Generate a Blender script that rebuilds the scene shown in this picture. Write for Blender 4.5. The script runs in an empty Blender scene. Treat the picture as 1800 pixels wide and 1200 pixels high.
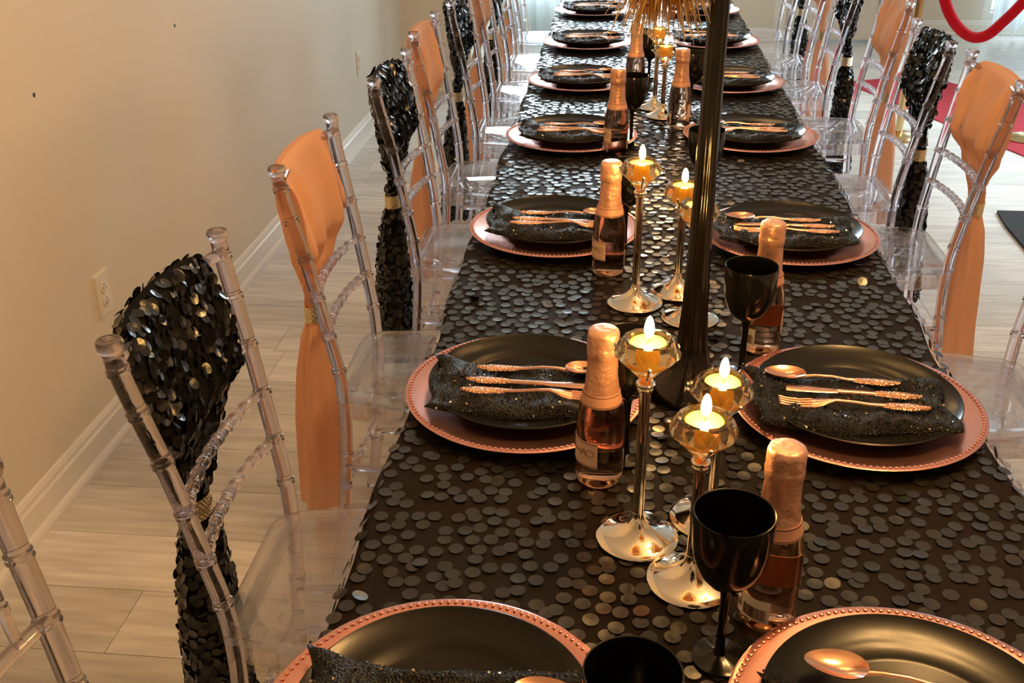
import bpy, math, random
from mathutils import Vector, Matrix
R = random.Random(7)
PI = math.pi
scene = bpy.context.scene
COL = scene.collection

# ------------------------------------------------------------------ camera
F_PX, PITCH, YAW, ROLL = 1787.59, 0.470826, -0.105202, -0.009675
CAM = Vector((-0.112187, -0.159768, 1.469072))
fwd = Vector((math.sin(YAW)*math.cos(PITCH), math.cos(YAW)*math.cos(PITCH), -math.sin(PITCH)))
rt0 = Vector((math.cos(YAW), -math.sin(YAW), 0)); up0 = rt0.cross(fwd)
rt = math.cos(ROLL)*rt0 + math.sin(ROLL)*up0
up = -math.sin(ROLL)*rt0 + math.cos(ROLL)*up0
cd = bpy.data.cameras.new('camera'); cam = bpy.data.objects.new('camera', cd); COL.objects.link(cam)
cd.sensor_fit = 'HORIZONTAL'; cd.sensor_width = 36.0; cd.lens = 36.0*F_PX/1800.0; cd.clip_start = 0.02
cam.matrix_world = Matrix(((rt.x, up.x, -fwd.x, CAM.x), (rt.y, up.y, -fwd.y, CAM.y), (rt.z, up.z, -fwd.z, CAM.z), (0, 0, 0, 1)))
scene.camera = cam

# ------------------------------------------------------------------ world, lights, exposure
scene.view_settings.view_transform = 'Standard'; scene.view_settings.look = 'None'
scene.view_settings.gamma = 1.0; scene.view_settings.use_curve_mapping = False
scene.view_settings.exposure = 0.0
try:
    cy = scene.cycles
    cy.max_bounces = 14; cy.diffuse_bounces = 4; cy.glossy_bounces = 5; cy.transmission_bounces = 12
    cy.transparent_max_bounces = 16; cy.use_denoising = True; cy.sample_clamp_indirect = 4.0
    cy.caustics_reflective = True; cy.caustics_refractive = True; cy.blur_glossy = 0.5
except Exception:
    pass
world = bpy.data.worlds.new('world'); scene.world = world; world.use_nodes = True
world.node_tree.nodes['Background'].inputs[0].default_value = (0.70, 0.88, 1.0, 1)
world.node_tree.nodes['Background'].inputs[1].default_value = 0.5

def area(name, loc, target, sx, sy, energy, col, spread=180):
    l = bpy.data.lights.new(name, 'AREA'); l.shape = 'RECTANGLE'; l.size = sx; l.size_y = sy
    l.energy = energy; l.color = col; l.spread = math.radians(spread)
    o = bpy.data.objects.new(name, l); COL.objects.link(o); o.location = loc
    o.rotation_euler = (Vector(target)-Vector(loc)).to_track_quat('-Z', 'Y').to_euler()
    return o
DAY = (0.72, 0.90, 1.0)
WARM = (1.0, 0.56, 0.20)
BACK_WINDOW = (-0.95, 0.55, 0.30, 2.25)      # x0, x1, z0, z1 in the far wall
area('daylight_back_window', (-0.20, 7.94, 1.28), (-0.45, 5.0, 0.1), 1.45, 1.9, 95, DAY, 150)
area('daylight_right_window', (3.58, 5.4, 1.35), (2.2, 4.8, 0.0), 2.3, 2.0, 34, DAY, 70)

area('daylight_glass_door', (3.1, 8.35, 1.15), (2.7, 0, 0.6), 0.9, 2.0, 34, DAY, 160)

# ------------------------------------------------------------------ materials
def mat(name, base, rough=0.5, metal=0.0, **kw):
    m = bpy.data.materials.new(name); m.use_nodes = True
    b = m.node_tree.nodes['Principled BSDF']
    b.inputs['Base Color'].default_value = (*base, 1)
    b.inputs['Roughness'].default_value = rough; b.inputs['Metallic'].default_value = metal
    for k, v in kw.items():
        b.inputs[k.replace('_', ' ')].default_value = v
    return m
def nodes(m): return m.node_tree.nodes, m.node_tree.links, m.node_tree.nodes['Principled BSDF']
def bump(m, scale=200, strength=0.2, dist=0.002, detail=2.0, coord='Object', voronoi=False):
    n, l, b = nodes(m)
    tc = n.new('ShaderNodeTexCoord')
    t = n.new('ShaderNodeTexVoronoi' if voronoi else 'ShaderNodeTexNoise')
    t.inputs['Scale'].default_value = scale
    if not voronoi: t.inputs['Detail'].default_value = detail
    bp = n.new('ShaderNodeBump'); bp.inputs['Strength'].default_value = strength; bp.inputs['Distance'].default_value = dist
    l.new(tc.outputs[coord], t.inputs['Vector']); l.new(t.outputs[0], bp.inputs['Height']); l.new(bp.outputs[0], b.inputs['Normal'])
    return m
def vary(m, c0, c1, scale=3.0, stretch=(1, 1, 1), per_object=False, detail=5):
    n, l, b = nodes(m)
    tc = n.new('ShaderNodeTexCoord'); mp = n.new('ShaderNodeMapping'); mp.inputs['Scale'].default_value = stretch
    no = n.new('ShaderNodeTexNoise'); no.inputs['Scale'].default_value = scale; no.inputs['Detail'].default_value = detail
    rp = n.new('ShaderNodeValToRGB'); rp.color_ramp.elements[0].position = 0.3; rp.color_ramp.elements[1].position = 0.7
    rp.color_ramp.elements[0].color = (*c0, 1); rp.color_ramp.elements[1].color = (*c1, 1)
    l.new(tc.outputs['Object'], mp.inputs['Vector'])
    if per_object:
        oi = n.new('ShaderNodeObjectInfo'); ml = n.new('ShaderNodeMath'); ml.operation = 'MULTIPLY'; ml.inputs[1].default_value = 91.0
        ad = n.new('ShaderNodeVectorMath'); ad.operation = 'ADD'
        l.new(oi.outputs['Random'], ml.inputs[0]); l.new(mp.outputs[0], ad.inputs[0]); l.new(ml.outputs[0], ad.inputs[1])
        l.new(ad.outputs[0], no.inputs['Vector'])
        hs = n.new('ShaderNodeHueSaturation'); mr = n.new('ShaderNodeMapRange')
        mr.inputs['To Min'].default_value = 0.82; mr.inputs['To Max'].default_value = 1.1
        l.new(oi.outputs['Random'], mr.inputs['Value']); l.new(mr.outputs[0], hs.inputs['Value'])
        l.new(rp.outputs[0], hs.inputs['Color']); l.new(hs.outputs[0], b.inputs['Base Color'])
    else:
        l.new(mp.outputs[0], no.inputs['Vector']); l.new(rp.outputs[0], b.inputs['Base Color'])
    l.new(no.outputs[0], rp.inputs[0])
    return m
def emit(name, col, strength):
    m = bpy.data.materials.new(name); m.use_nodes = True; n = m.node_tree.nodes; l = m.node_tree.links
    n.clear(); e = n.new('ShaderNodeEmission'); o = n.new('ShaderNodeOutputMaterial')
    e.inputs[0].default_value = (*col, 1); e.inputs[1].default_value = strength; l.new(e.outputs[0], o.inputs[0]); return m
def clear(name, col, ior, trans, rough=0.0, tcol=(1, 1, 1)):
    """refractive plastic / glass with a share of straight see-through"""
    m = mat(name, col, rough, 0, Transmission_Weight=1.0, IOR=ior)
    n, l, b = nodes(m)
    t = n.new('ShaderNodeBsdfTransparent'); t.inputs[0].default_value = (*tcol, 1)
    mx = n.new('ShaderNodeMixShader'); mx.inputs[0].default_value = trans
    o = n['Material Output']
    l.new(b.outputs[0], mx.inputs[1]); l.new(t.outputs[0], mx.inputs[2]); l.new(mx.outputs[0], o.inputs[0])
    return m
M = {}
M['wall'] = vary(mat('wall_paint', (0.78, 0.73, 0.62), 0.55), (0.74, 0.685, 0.57), (0.79, 0.735, 0.625), 0.9)
bump(M['wall'], 260, 0.06, 0.001)
M['ceiling'] = mat('ceiling_paint', (0.85, 0.83, 0.79), 0.8)
M['trim'] = mat('white_trim_paint', (0.86, 0.83, 0.76), 0.3)
M['plank'] = vary(mat('grey_oak_plank', (0.5, 0.48, 0.45), 0.38), (0.58, 0.55, 0.50), (0.84, 0.81, 0.76), 5.0, (1.0, 9.0, 1.0), True)
M['grout'] = mat('plank_joint', (0.16, 0.145, 0.125), 0.8)
M['door'] = mat('door_paint', (0.80, 0.77, 0.70), 0.4)
M['chair'] = clear('clear_resin', (0.90, 0.835, 0.875), 1.5, 0.10, 0.0, (0.92, 0.87, 0.91))
m = clear('clear_resin_seat', (0.98, 0.96, 0.98), 1.45, 0.0, 0.0); n, l, b = nodes(m)
tp = n.new('ShaderNodeBsdfTransparent'); tp.inputs[0].default_value = (0.985, 0.97, 0.98, 1)
gs = n.new('ShaderNodeBsdfGlossy'); gs.inputs['Roughness'].default_value = 0.03
lw = n.new('ShaderNodeLayerWeight'); pw = n.new('ShaderNodeMath'); pw.operation = 'POWER'; pw.inputs[1].default_value = 4.0
fr = n.new('ShaderNodeMath'); fr.operation = 'MULTIPLY_ADD'; fr.inputs[1].default_value = 0.75; fr.inputs[2].default_value = 0.07
l.new(lw.outputs['Facing'], pw.inputs[0]); l.new(pw.outputs[0], fr.inputs[0])
m1 = n.new('ShaderNodeMixShader'); m2 = n.new('ShaderNodeMixShader'); m2.inputs[0].default_value = 0.64
l.new(fr.outputs[0], m1.inputs[0]); l.new(tp.outputs[0], m1.inputs[1]); l.new(gs.outputs[0], m1.inputs[2])
l.new(b.outputs[0], m2.inputs[1]); l.new(m1.outputs[0], m2.inputs[2]); l.new(m2.outputs[0], n['Material Output'].inputs[0])
M['seat'] = m
M['cloth'] = bump(mat('dark_satin_cloth', (0.010, 0.006, 0.0037), 0.55, 0, Specular_IOR_Level=0.08), 900, 0.25, 0.0006)
M['sequin'] = mat('black_sequin_plastic', (0.018, 0.017, 0.017), 0.21, 0.0, Specular_IOR_Level=0.6)
M['sash_black'] = bump(mat('black_mesh_fabric', (0.004, 0.004, 0.004), 0.8, 0, Specular_IOR_Level=0.1), 700, 0.3, 0.0006)
M['sash_sequin'] = mat('black_sash_sequin', (0.008, 0.008, 0.009), 0.18, 0.0, Specular_IOR_Level=0.55)
m = mat('peach_tulle', (0.90, 0.55, 0.37), 0.85); n, l, b = nodes(m)
bump(m, 500, 0.15, 0.0008)
tr = n.new('ShaderNodeBsdfTranslucent'); tr.inputs[0].default_value = (0.92, 0.54, 0.34, 1)
tp = n.new('ShaderNodeBsdfTransparent'); tp.inputs[0].default_value = (1, 0.85, 0.75, 1)
m1 = n.new('ShaderNodeMixShader'); m1.inputs[0].default_value = 0.35; m2 = n.new('ShaderNodeMixShader'); m2.inputs[0].default_value = 0.10
l.new(b.outputs[0], m1.inputs[1]); l.new(tr.outputs[0], m1.inputs[2]); l.new(m1.outputs[0], m2.inputs[1]); l.new(tp.outputs[0], m2.inputs[2])
l.new(m2.outputs[0], n['Material Output'].inputs[0]); M['sash_pink'] = m
M['buckle'] = mat('gold_buckle', (0.75, 0.62, 0.36), 0.3, 1.0)
M['stone'] = mat('rhinestone', (0.95, 0.90, 0.78), 0.08, 0.9)
M['charger'] = mat('rose_gold_charger', (0.80, 0.40, 0.34), 0.24, 0.92)
M['plate'] = mat('black_glazed_plate', (0.008, 0.0075, 0.006), 0.20, 0.0, Specular_IOR_Level=0.27)
M['napkin'] = bump(mat('black_glitter_fabric', (0.003, 0.0028, 0.0026), 0.4, 0, Specular_IOR_Level=0.22), 420, 0.9, 0.002, voronoi=True)
M['glitter'] = mat('black_glitter_sequin', (0.10, 0.092, 0.08), 0.10, 0.9)
M['cutlery'] = mat('rose_gold_plastic', (0.86, 0.47, 0.31), 0.16, 0.9)
M['carved'] = bump(mat('rose_gold_carved_handle', (0.86, 0.47, 0.31), 0.22, 0.85), 330, 0.9, 0.0018, voronoi=True)
M['silver'] = mat('polished_metal', (0.86, 0.80, 0.70), 0.07, 1.0)
M['crystal'] = clear('glow_tinted_crystal', (1.0, 0.83, 0.54), 1.52, 0.03, 0.0, (1, 0.9, 0.7))  # clear crystal; orange candle glow is put into the glass colour as an amber tint
M['wax'] = mat('yellow_wax', (1.0, 0.52, 0.05), 0.4, 0, Subsurface_Weight=1.0, Subsurface_Scale=0.07)
M['wax'].node_tree.nodes['Principled BSDF'].inputs['Subsurface Radius'].default_value = (1.0, 0.5, 0.12)
M['cup'] = clear('clear_tealight_cup', (1.0, 0.95, 0.85), 1.3, 0.7)
M['wick'] = mat('charred_wick', (0.02, 0.015, 0.01), 0.9)
M['flame'] = emit('candle_flame', (1.0, 0.52, 0.14), 820)
M['bottle'] = clear('rose_wine_glass', (0.64, 0.37, 0.24), 1.36, 0.05, 0.0, (1, 0.8, 0.6))
M['foil'] = bump(mat('rose_gold_foil', (0.80, 0.45, 0.32), 0.36, 0.65), 110, 0.55, 0.003)
M['band'] = mat('pink_paper_band', (0.78, 0.42, 0.29), 0.45, 0.25)
M['label'] = mat('pale_pink_label', (0.78, 0.55, 0.44), 0.5)
M['white_label'] = mat('white_label', (0.72, 0.68, 0.6), 0.5)
M['ink'] = mat('dark_print', (0.10, 0.04, 0.03), 0.6)
M['goblet'] = mat('black_plastic', (0.006, 0.006, 0.006), 0.14)
M['vase'] = mat('black_lacquer', (0.007, 0.005, 0.004), 0.10, 0, Specular_IOR_Level=0.4)
M['plume'] = mat('bronze_gold_strand', (0.80, 0.54, 0.20), 0.30, 0.8)
M['velvet'] = mat('red_velvet', (0.48, 0.004, 0.014), 0.8, 0, Specular_IOR_Level=0.2)
M['carpet'] = bump(mat('red_carpet', (0.42, 0.018, 0.032), 0.95), 400, 0.5, 0.004)
M['mat'] = bump(mat('black_mat', (0.012, 0.012, 0.011), 0.85), 500, 0.4, 0.002)
M['brass'] = mat('brass_post', (0.75, 0.55, 0.28), 0.2, 1.0)
M['plastic_white'] = mat('white_outlet_plastic', (0.82, 0.78, 0.70), 0.35)
M['slot'] = mat('dark_slot', (0.05, 0.04, 0.03), 0.6)
m = mat('sheer_white_curtain', (0.72, 0.79, 0.82), 0.8); n, l, b = nodes(m)
tr = n.new('ShaderNodeBsdfTranslucent'); tr.inputs[0].default_value = (0.86, 0.93, 0.97, 1)
tp = n.new('ShaderNodeBsdfTransparent'); m1 = n.new('ShaderNodeMixShader'); m1.inputs[0].default_value = 0.38
m2 = n.new('ShaderNodeMixShader'); m2.inputs[0].default_value = 0.06
l.new(b.outputs[0], m1.inputs[1]); l.new(tr.outputs[0], m1.inputs[2]); l.new(m1.outputs[0], m2.inputs[1]); l.new(tp.outputs[0], m2.inputs[2])
l.new(m2.outputs[0], n['Material Output'].inputs[0]); M['curtain'] = m
M['bulb'] = emit('warm_bulb', WARM, 350); M['bulb_dim'] = emit('dimmed_warm_bulb', WARM, 40)
M['glass_pane'] = clear('window_glass', (1, 1, 1), 1.45, 0.85)
M['tabletop'] = mat('table_plastic', (0.6, 0.58, 0.55), 0.6)
M['table_leg'] = mat('grey_steel', (0.3, 0.3, 0.3), 0.4, 0.8)

# ------------------------------------------------------------------ mesh helpers
class MB:
    def __init__(s): s.v = []; s.f = []
    def add(s, vs, fs):
        k = len(s.v); s.v += [tuple(v) for v in vs]; s.f += [tuple(i+k for i in f) for f in fs]; return s
    def box(s, x0, x1, y0, y1, z0, z1):
        return s.add([(x0,y0,z0),(x1,y0,z0),(x1,y1,z0),(x0,y1,z0),(x0,y0,z1),(x1,y0,z1),(x1,y1,z1),(x0,y1,z1)],
                     [(3,2,1,0),(4,5,6,7),(0,1,5,4),(1,2,6,5),(2,3,7,6),(3,0,4,7)])
    def lathe(s, prof, seg=32, c=(0,0,0), rad=None):
        """prof = [(r,z)...]; rad(theta,r,z) may modulate the radius"""
        vs = []; rows = []
        for r, z in prof:
            if r < 1e-7: rows.append([len(vs)]); vs.append((c[0], c[1], c[2]+z))
            else:
                row = []
                for k in range(seg):
                    a = 2*PI*k/seg; rr = rad(a, r, z) if rad else r
                    row.append(len(vs)); vs.append((c[0]+rr*math.cos(a), c[1]+rr*math.sin(a), c[2]+z))
                rows.append(row)
        fs = []
        for a, b in zip(rows, rows[1:]):
            for k in range(seg):
                k2 = (k+1) % seg
                if len(a) == 1 and len(b) == 1: continue
                if len(a) == 1: fs.append((a[0], b[k2], b[k]))
                elif len(b) == 1: fs.append((a[k], a[k2], b[0]))
                else: fs.append((a[k], a[k2], b[k2], b[k]))
        return s.add(vs, fs)
    def tube(s, pts, radii, seg=10, cap=True, flat=1.0):
        pts = [Vector(p) for p in pts]
        if not hasattr(radii, '__len__'): radii = [radii]*len(pts)
        n = len(pts); vs = []; T = []
        for i in range(n):
            a = pts[max(i-1, 0)]; b = pts[min(i+1, n-1)]; T.append((b-a).normalized())
        ref = Vector((0, 1, 0)) if abs(T[0].y) < 0.9 else Vector((1, 0, 0))
        N = (ref - T[0]*ref.dot(T[0])).normalized()
        for i in range(n):
            N = (N - T[i]*N.dot(T[i])).normalized(); B = T[i].cross(N)
            for k in range(seg):
                a = 2*PI*k/seg
                vs.append(pts[i] + (N*math.cos(a) + B*math.sin(a)*flat)*radii[i])
        fs = [(i*seg+k, i*seg+(k+1) % seg, (i+1)*seg+(k+1) % seg, (i+1)*seg+k) for i in range(n-1) for k in range(seg)]
        if cap:
            fs.append(tuple(range(seg-1, -1, -1))); fs.append(tuple((n-1)*seg+k for k in range(seg)))
        return s.add(vs, fs)
    def grid(s, fn, nu, nv):
        vs = [fn(i/nu, j/nv) for j in range(nv+1) for i in range(nu+1)]
        fs = [(j*(nu+1)+i, j*(nu+1)+i+1, (j+1)*(nu+1)+i+1, (j+1)*(nu+1)+i) for j in range(nv) for i in range(nu)]
        return s.add(vs, fs)
    def prism(s, outline, z0, z1):
        n = len(outline)
        vs = [(x, y, z0) for x, y in outline] + [(x, y, z1) for x, y in outline]
        fs = [tuple(range(n-1, -1, -1)), tuple(range(n, 2*n))] + [(k, (k+1) % n, n+(k+1) % n, n+k) for k in range(n)]
        return s.add(vs, fs)
    def mesh(s, name, m, smooth=True, angle=40):
        me = bpy.data.meshes.new(name); me.from_pydata(s.v, [], s.f); me.update()
        if m: me.materials.append(m)
        if smooth:
            me.polygons.foreach_set('use_smooth', [True]*len(me.polygons))
            me.set_sharp_from_angle(angle=math.radians(angle))
        return me
def link(name, me, parent=None, loc=(0, 0, 0), rot=(0, 0, 0)):
    o = bpy.data.objects.new(name, me); COL.objects.link(o); o.parent = parent; o.location = loc; o.rotation_euler = rot
    return o
def obj(name, mb, m, parent=None, loc=(0, 0, 0), rot=(0, 0, 0), smooth=True, angle=40):
    return link(name, mb.mesh(name, m, smooth, angle), parent, loc, rot)
def tag(o, label, cat, group=None):
    o['label'] = label; o['category'] = cat
    if group: o['group'] = group
    return o
def thing(name, label, cat, loc=(0, 0, 0), rz=0, group=None):
    return tag(link(name, None, None, loc, (0, 0, rz)), label, cat, group)
def struct(name, mb, m, parent=None, **k):
    o = obj(name, mb, m, parent, **k)
    if parent is None: o['kind'] = 'structure'
    return o
def copy_tree(o, parent=None):
    c = o.copy(); COL.objects.link(c); c.parent = parent
    for ch in list(o.children): copy_tree(ch, c)
    return c
USED = set()
def place(proto, loc, rz, label):
    """the first call moves the thing itself, later calls copy it with its parts"""
    o = copy_tree(proto) if proto.name in USED else proto
    USED.add(proto.name)
    o.location = loc; o.rotation_euler = (0, 0, rz); o['label'] = label
    return o
def frame_of(nrm):
    n_ = Vector(nrm).normalized(); a = Vector((1, 0, 0)) if abs(n_.x) < 0.8 else Vector((0, 1, 0))
    u = n_.cross(a).normalized(); return u, n_.cross(u), n_
def disc(mb, c, nrm, r, seg=10, cup=0.0):
    u, v, n_ = frame_of(nrm); c = Vector(c)
    vs = [c - n_*cup] + [c + (u*math.cos(2*PI*k/seg) + v*math.sin(2*PI*k/seg))*r for k in range(seg)]
    mb.add(vs, [(0, 1+k, 1+(k+1) % seg) for k in range(seg)])

# ------------------------------------------------------------------ room shell
WX = -1.4257; RX = 3.6; CZ = 2.6; Y0 = -2.6; YC = 6.05; YB = 7.75
struct('wall_left', MB().box(WX-0.12, WX, Y0, YC, 0, CZ), M['wall'], smooth=False)
struct('wall_return', MB().box(WX-0.12, -1.0, YC, YC+0.12, 0, CZ).box(-1.12, -1.0, YC+0.12, YB, 0, CZ), M['wall'], smooth=False)
x0, x1, z0, z1 = BACK_WINDOW
DX0, DX1, DZ = 1.10, 1.765, 2.05
wb = MB().box(-1.12, x0, YB, YB+0.14, 0, CZ).box(x0, x1, YB, YB+0.14, 0, z0).box(x0, x1, YB, YB+0.14, z1, CZ)
wb.box(x1, DX0, YB, YB+0.14, 0, CZ).box(DX0, DX1, YB, YB+0.14, DZ, CZ).box(DX1, 1.90, YB, YB+0.5, 0, CZ)
struct('wall_back', wb, M['wall'], smooth=False)
struct('wall_back_right', MB().box(1.90, 2.62, 8.15, 8.25, 0, CZ).box(2.62, RX, 8.15, 8.25, 0, 0.1).box(2.62, RX, 8.15, 8.25, 2.2, CZ), M['wall'], smooth=False)
struct('wall_right', MB().box(RX, RX+0.12, Y0, 4.15, 0, CZ).box(RX, RX+0.12, 6.65, 8.25, 0, CZ).box(RX, RX+0.12, 4.15, 6.65, 0, 0.3).box(RX, RX+0.12, 4.15, 6.65, 2.4, CZ), M['wall'], smooth=False)
struct('wall_front', MB().box(WX-0.12, RX+0.12, Y0-0.12, Y0, 0, CZ), M['wall'], smooth=False)
struct('ceiling', MB().box(WX-0.12, RX+0.12, Y0-0.12, 8.6, CZ, CZ+0.1), M['ceiling'], smooth=False)
floor = struct('floor', MB().box(WX-0.12, RX+0.12, Y0-0.12, 8.6, -0.06, -0.004), M['grout'], smooth=False)
# floor planks, long side across the room
PW, PL, G = 0.1862, 1.22, 0.0016
def plank_mesh(L):
    return MB().box(0, L-G, 0, PW-G, -0.012, 0).mesh('plank', M['plank'], False)
pm_full = plank_mesh(PL)
row0 = 1.278 - 8*PW
offs = {8: -1.088, 14: -1.118, 9: -0.62, 10: -1.30+PL*0.7, 11: -0.45, 12: -0.15, 13: -0.75}
for r in range(0, 50):
    y = row0 + r*PW
    if y > 8.3: break
    xo = offs.get(r, WX + R.random()*PL)
    while xo > WX: xo -= PL
    x = xo
    while x < RX:
        a = max(x, WX); e = min(x+PL, RX)
        if y > 0.6 and e-a > 0.02:
            if e-a > PL-0.001: link('plank', pm_full, floor, (a, y, 0))
            else: link('plank', plank_mesh(e-a), floor, (a, y, 0))
        x += PL
near = MB().box(WX, RX, Y0, row0 + 0.0, -0.012, 0)
rr = [k for k in range(50) if row0+k*PW > 0.6][0]
struct('floor_near', MB().box(WX, RX, Y0, row0+rr*PW-G, -0.012, 0), M['plank'], floor, smooth=False)
# skirting boards
BP = [(0, 0), (0.030, 0), (0.030, 0.012), (0.026, 0.020), (0.016, 0.024), (0.016, 0.078), (0.011, 0.084), (0.011, 0.094), (0.006, 0.104), (0, 0.106)]
def baseboard(name, p0, p1, inward):
    p0 = Vector(p0); p1 = Vector(p1); n_ = Vector(inward); mb = MB(); k = len(BP)
    vs = [p + n_*d + Vector((0, 0, h)) for p in (p0, p1) for d, h in BP]
    fs = [(i, (i+1) % k, k+(i+1) % k, k+i) for i in range(k)] + [tuple(range(k)), tuple(range(2*k-1, k-1, -1))]
    struct(name, mb.add(vs, fs), M['trim'], angle=25)
baseboard('baseboard_left', (WX, Y0, 0), (WX, YC, 0), (1, 0, 0))
baseboard('baseboard_return', (WX, YC, 0), (-1.0, YC, 0), (0, -1, 0))
baseboard('baseboard_back', (-1.0, YB, 0), (DX0-0.09, YB, 0), (0, -1, 0))
baseboard('baseboard_right', (1.90, 8.15, 0), (RX, 8.15, 0), (0, -1, 0))
# small nail holes in the left wall
for (yy, zz) in ((2.8365, 0.944), (2.0248, 0.931)):
    h = MB().lathe([(0, 0.0006), (0.004, 0.0005), (0.006, 0)], 10)
    obj('nail_hole', h, M['slot'], bpy.data.objects['wall_left'], (WX, yy, zz), (0, PI/2, 0))
# back window: frame, muntins, panes
win = struct('window_1', MB().box(x0, x1, YB+0.02, YB+0.08, z0, z0+0.05).box(x0, x1, YB+0.02, YB+0.08, z1-0.05, z1)
             .box(x0, x0+0.05, YB+0.02, YB+0.08, z0, z1).box(x1-0.05, x1, YB+0.02, YB+0.08, z0, z1), M['trim'], smooth=False)
for k in range(3):
    xx = x0 + (x1-x0)*(k+1)/4; obj('muntin', MB().box(xx-0.02, xx+0.02, YB+0.03, YB+0.07, z0, z1), M['trim'], win, smooth=False)
obj('muntin', MB().box(x0, x1, YB+0.03, YB+0.07, 1.48, 1.52), M['trim'], win, smooth=False)
obj('pane', MB().box(x0, x1, YB+0.045, YB+0.055, z0, z1), M['glass_pane'], win, smooth=False)
wr = struct('window_2', MB().box(RX+0.02, RX+0.08, 4.15, 6.65, 0.3, 0.36).box(RX+0.02, RX+0.08, 4.15, 6.65, 2.34, 2.4)
            .box(RX+0.02, RX+0.08, 4.15, 4.21, 0.3, 2.4).box(RX+0.02, RX+0.08, 6.59, 6.65, 0.3, 2.4).box(RX+0.02, RX+0.08, 5.36, 5.44, 0.3, 2.4), M['trim'], smooth=False)
# door in the far wall
w3 = struct('window_3', MB().box(2.62, 2.68, 8.17, 8.22, 0.1, 2.2).box(3.54, RX, 8.17, 8.22, 0.1, 2.2).box(2.68, 3.54, 8.17, 8.22, 2.14, 2.2).box(2.68, 3.54, 8.17, 8.22, 0.1, 0.16), M['trim'], smooth=False)
obj('pane', MB().box(2.68, 3.54, 8.19, 8.20, 0.16, 2.14), M['glass_pane'], w3, smooth=False)
door = struct('door_1', MB().box(DX0+0.005, DX1-0.005, YB+0.02, YB+0.06, 0.024, DZ-0.005), M['door'], smooth=False)
for zz in ((0.2, 0.95), (1.1, 1.9)):
    for xx in ((DX0+0.1, (DX0+DX1)/2-0.05), ((DX0+DX1)/2+0.05, DX1-0.1)):
        obj('door_panel', MB().box(xx[0], xx[1], YB+0.008, YB+0.022, zz[0], zz[1]), M['door'], door, smooth=False)
obj('door_knob', MB().lathe([(0, 0.05), (0.02, 0.047), (0.027, 0.03), (0.012, 0.015), (0.012, 0), (0, 0)], 16), M['brass'], door, (DX0+0.07, YB+0.02, 0.95), (PI/2, 0, 0))
struct('trim_1', MB().box(DX0-0.085, DX0, YB-0.015, YB+0.02, 0, DZ+0.085).box(DX1, DX1+0.085, YB-0.015, YB+0.02, 0, DZ+0.085).box(DX0, DX1, YB-0.015, YB+0.02, DZ, DZ+0.085), M['trim'], smooth=False)
# curtains
def curtain(name, label, xa, xb, y, zt, zb, folds, fringe=False):
    def fn(u, v):
        ph = u*folds*2*PI
        z = zt + (zb-zt)*v
        if fringe and v > 0.999: z += 0.03*math.sin(u*61)+0.03*math.sin(u*143)+0.03
        return (xa+(xb-xa)*u, y + 0.03*math.sin(ph) + 0.012*math.sin(ph*2.3+v), z)
    return tag(obj(name, MB().grid(fn, 160, 12), M['curtain']), label, 'curtain')
curtain('sheer_curtain', 'sheer pale half curtain across the far window behind the table end', -0.98, 0.62, YB-0.09, 1.00, 0.03, 15)
curtain('sheer_curtain', 'white sheer curtain with frayed hem behind the red rope, top right', 2.62, 3.55, 7.92, 2.45, 0.04, 11, True)

# ------------------------------------------------------------------ ceiling lights (they show in the plates)
def ceiling_light(x, y, label, bulb):
    t = thing('ceiling_light', label, 'lamp', (x, y, CZ), 0, 'ceiling lights')
    obj('canopy', MB().lathe([(0, -0.03), (0.10, -0.028), (0.11, -0.005), (0.11, 0), (0, 0)], 32), M['brass'], t)
    obj('stem', MB().tube([(0, 0, -0.03), (0, 0, -0.2)], 0.012, 10), M['brass'], t)
    for k in range(5):
        a = 2*PI*k/5 + 0.4; c, s = math.cos(a), math.sin(a)
        ar = obj('arm', MB().tube([(0, 0, -0.19), (0.08*c, 0.08*s, -0.21), (0.14*c, 0.14*s, -0.20), (0.16*c, 0.16*s, -0.17)], 0.007, 8), M['brass'], t)
        obj('bulb', MB().lathe([(0, -0.075), (0.02, -0.07), (0.032, -0.045), (0.026, -0.018), (0.013, 0), (0, 0)], 16, (0.16*c, 0.16*s, -0.17)), bulb, ar)
    return t
ceiling_light(0.2, 4.35, 'brass ceiling light with five bare bulbs over the far half of the table', M['bulb_dim'])
ceiling_light(0.2, 2.2, 'brass ceiling light with five bare bulbs over the middle of the table', M['bulb_dim'])
ceiling_light(0.55, 1.1, 'brass ceiling light with five bare bulbs behind the near table end', M['bulb'])

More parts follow.
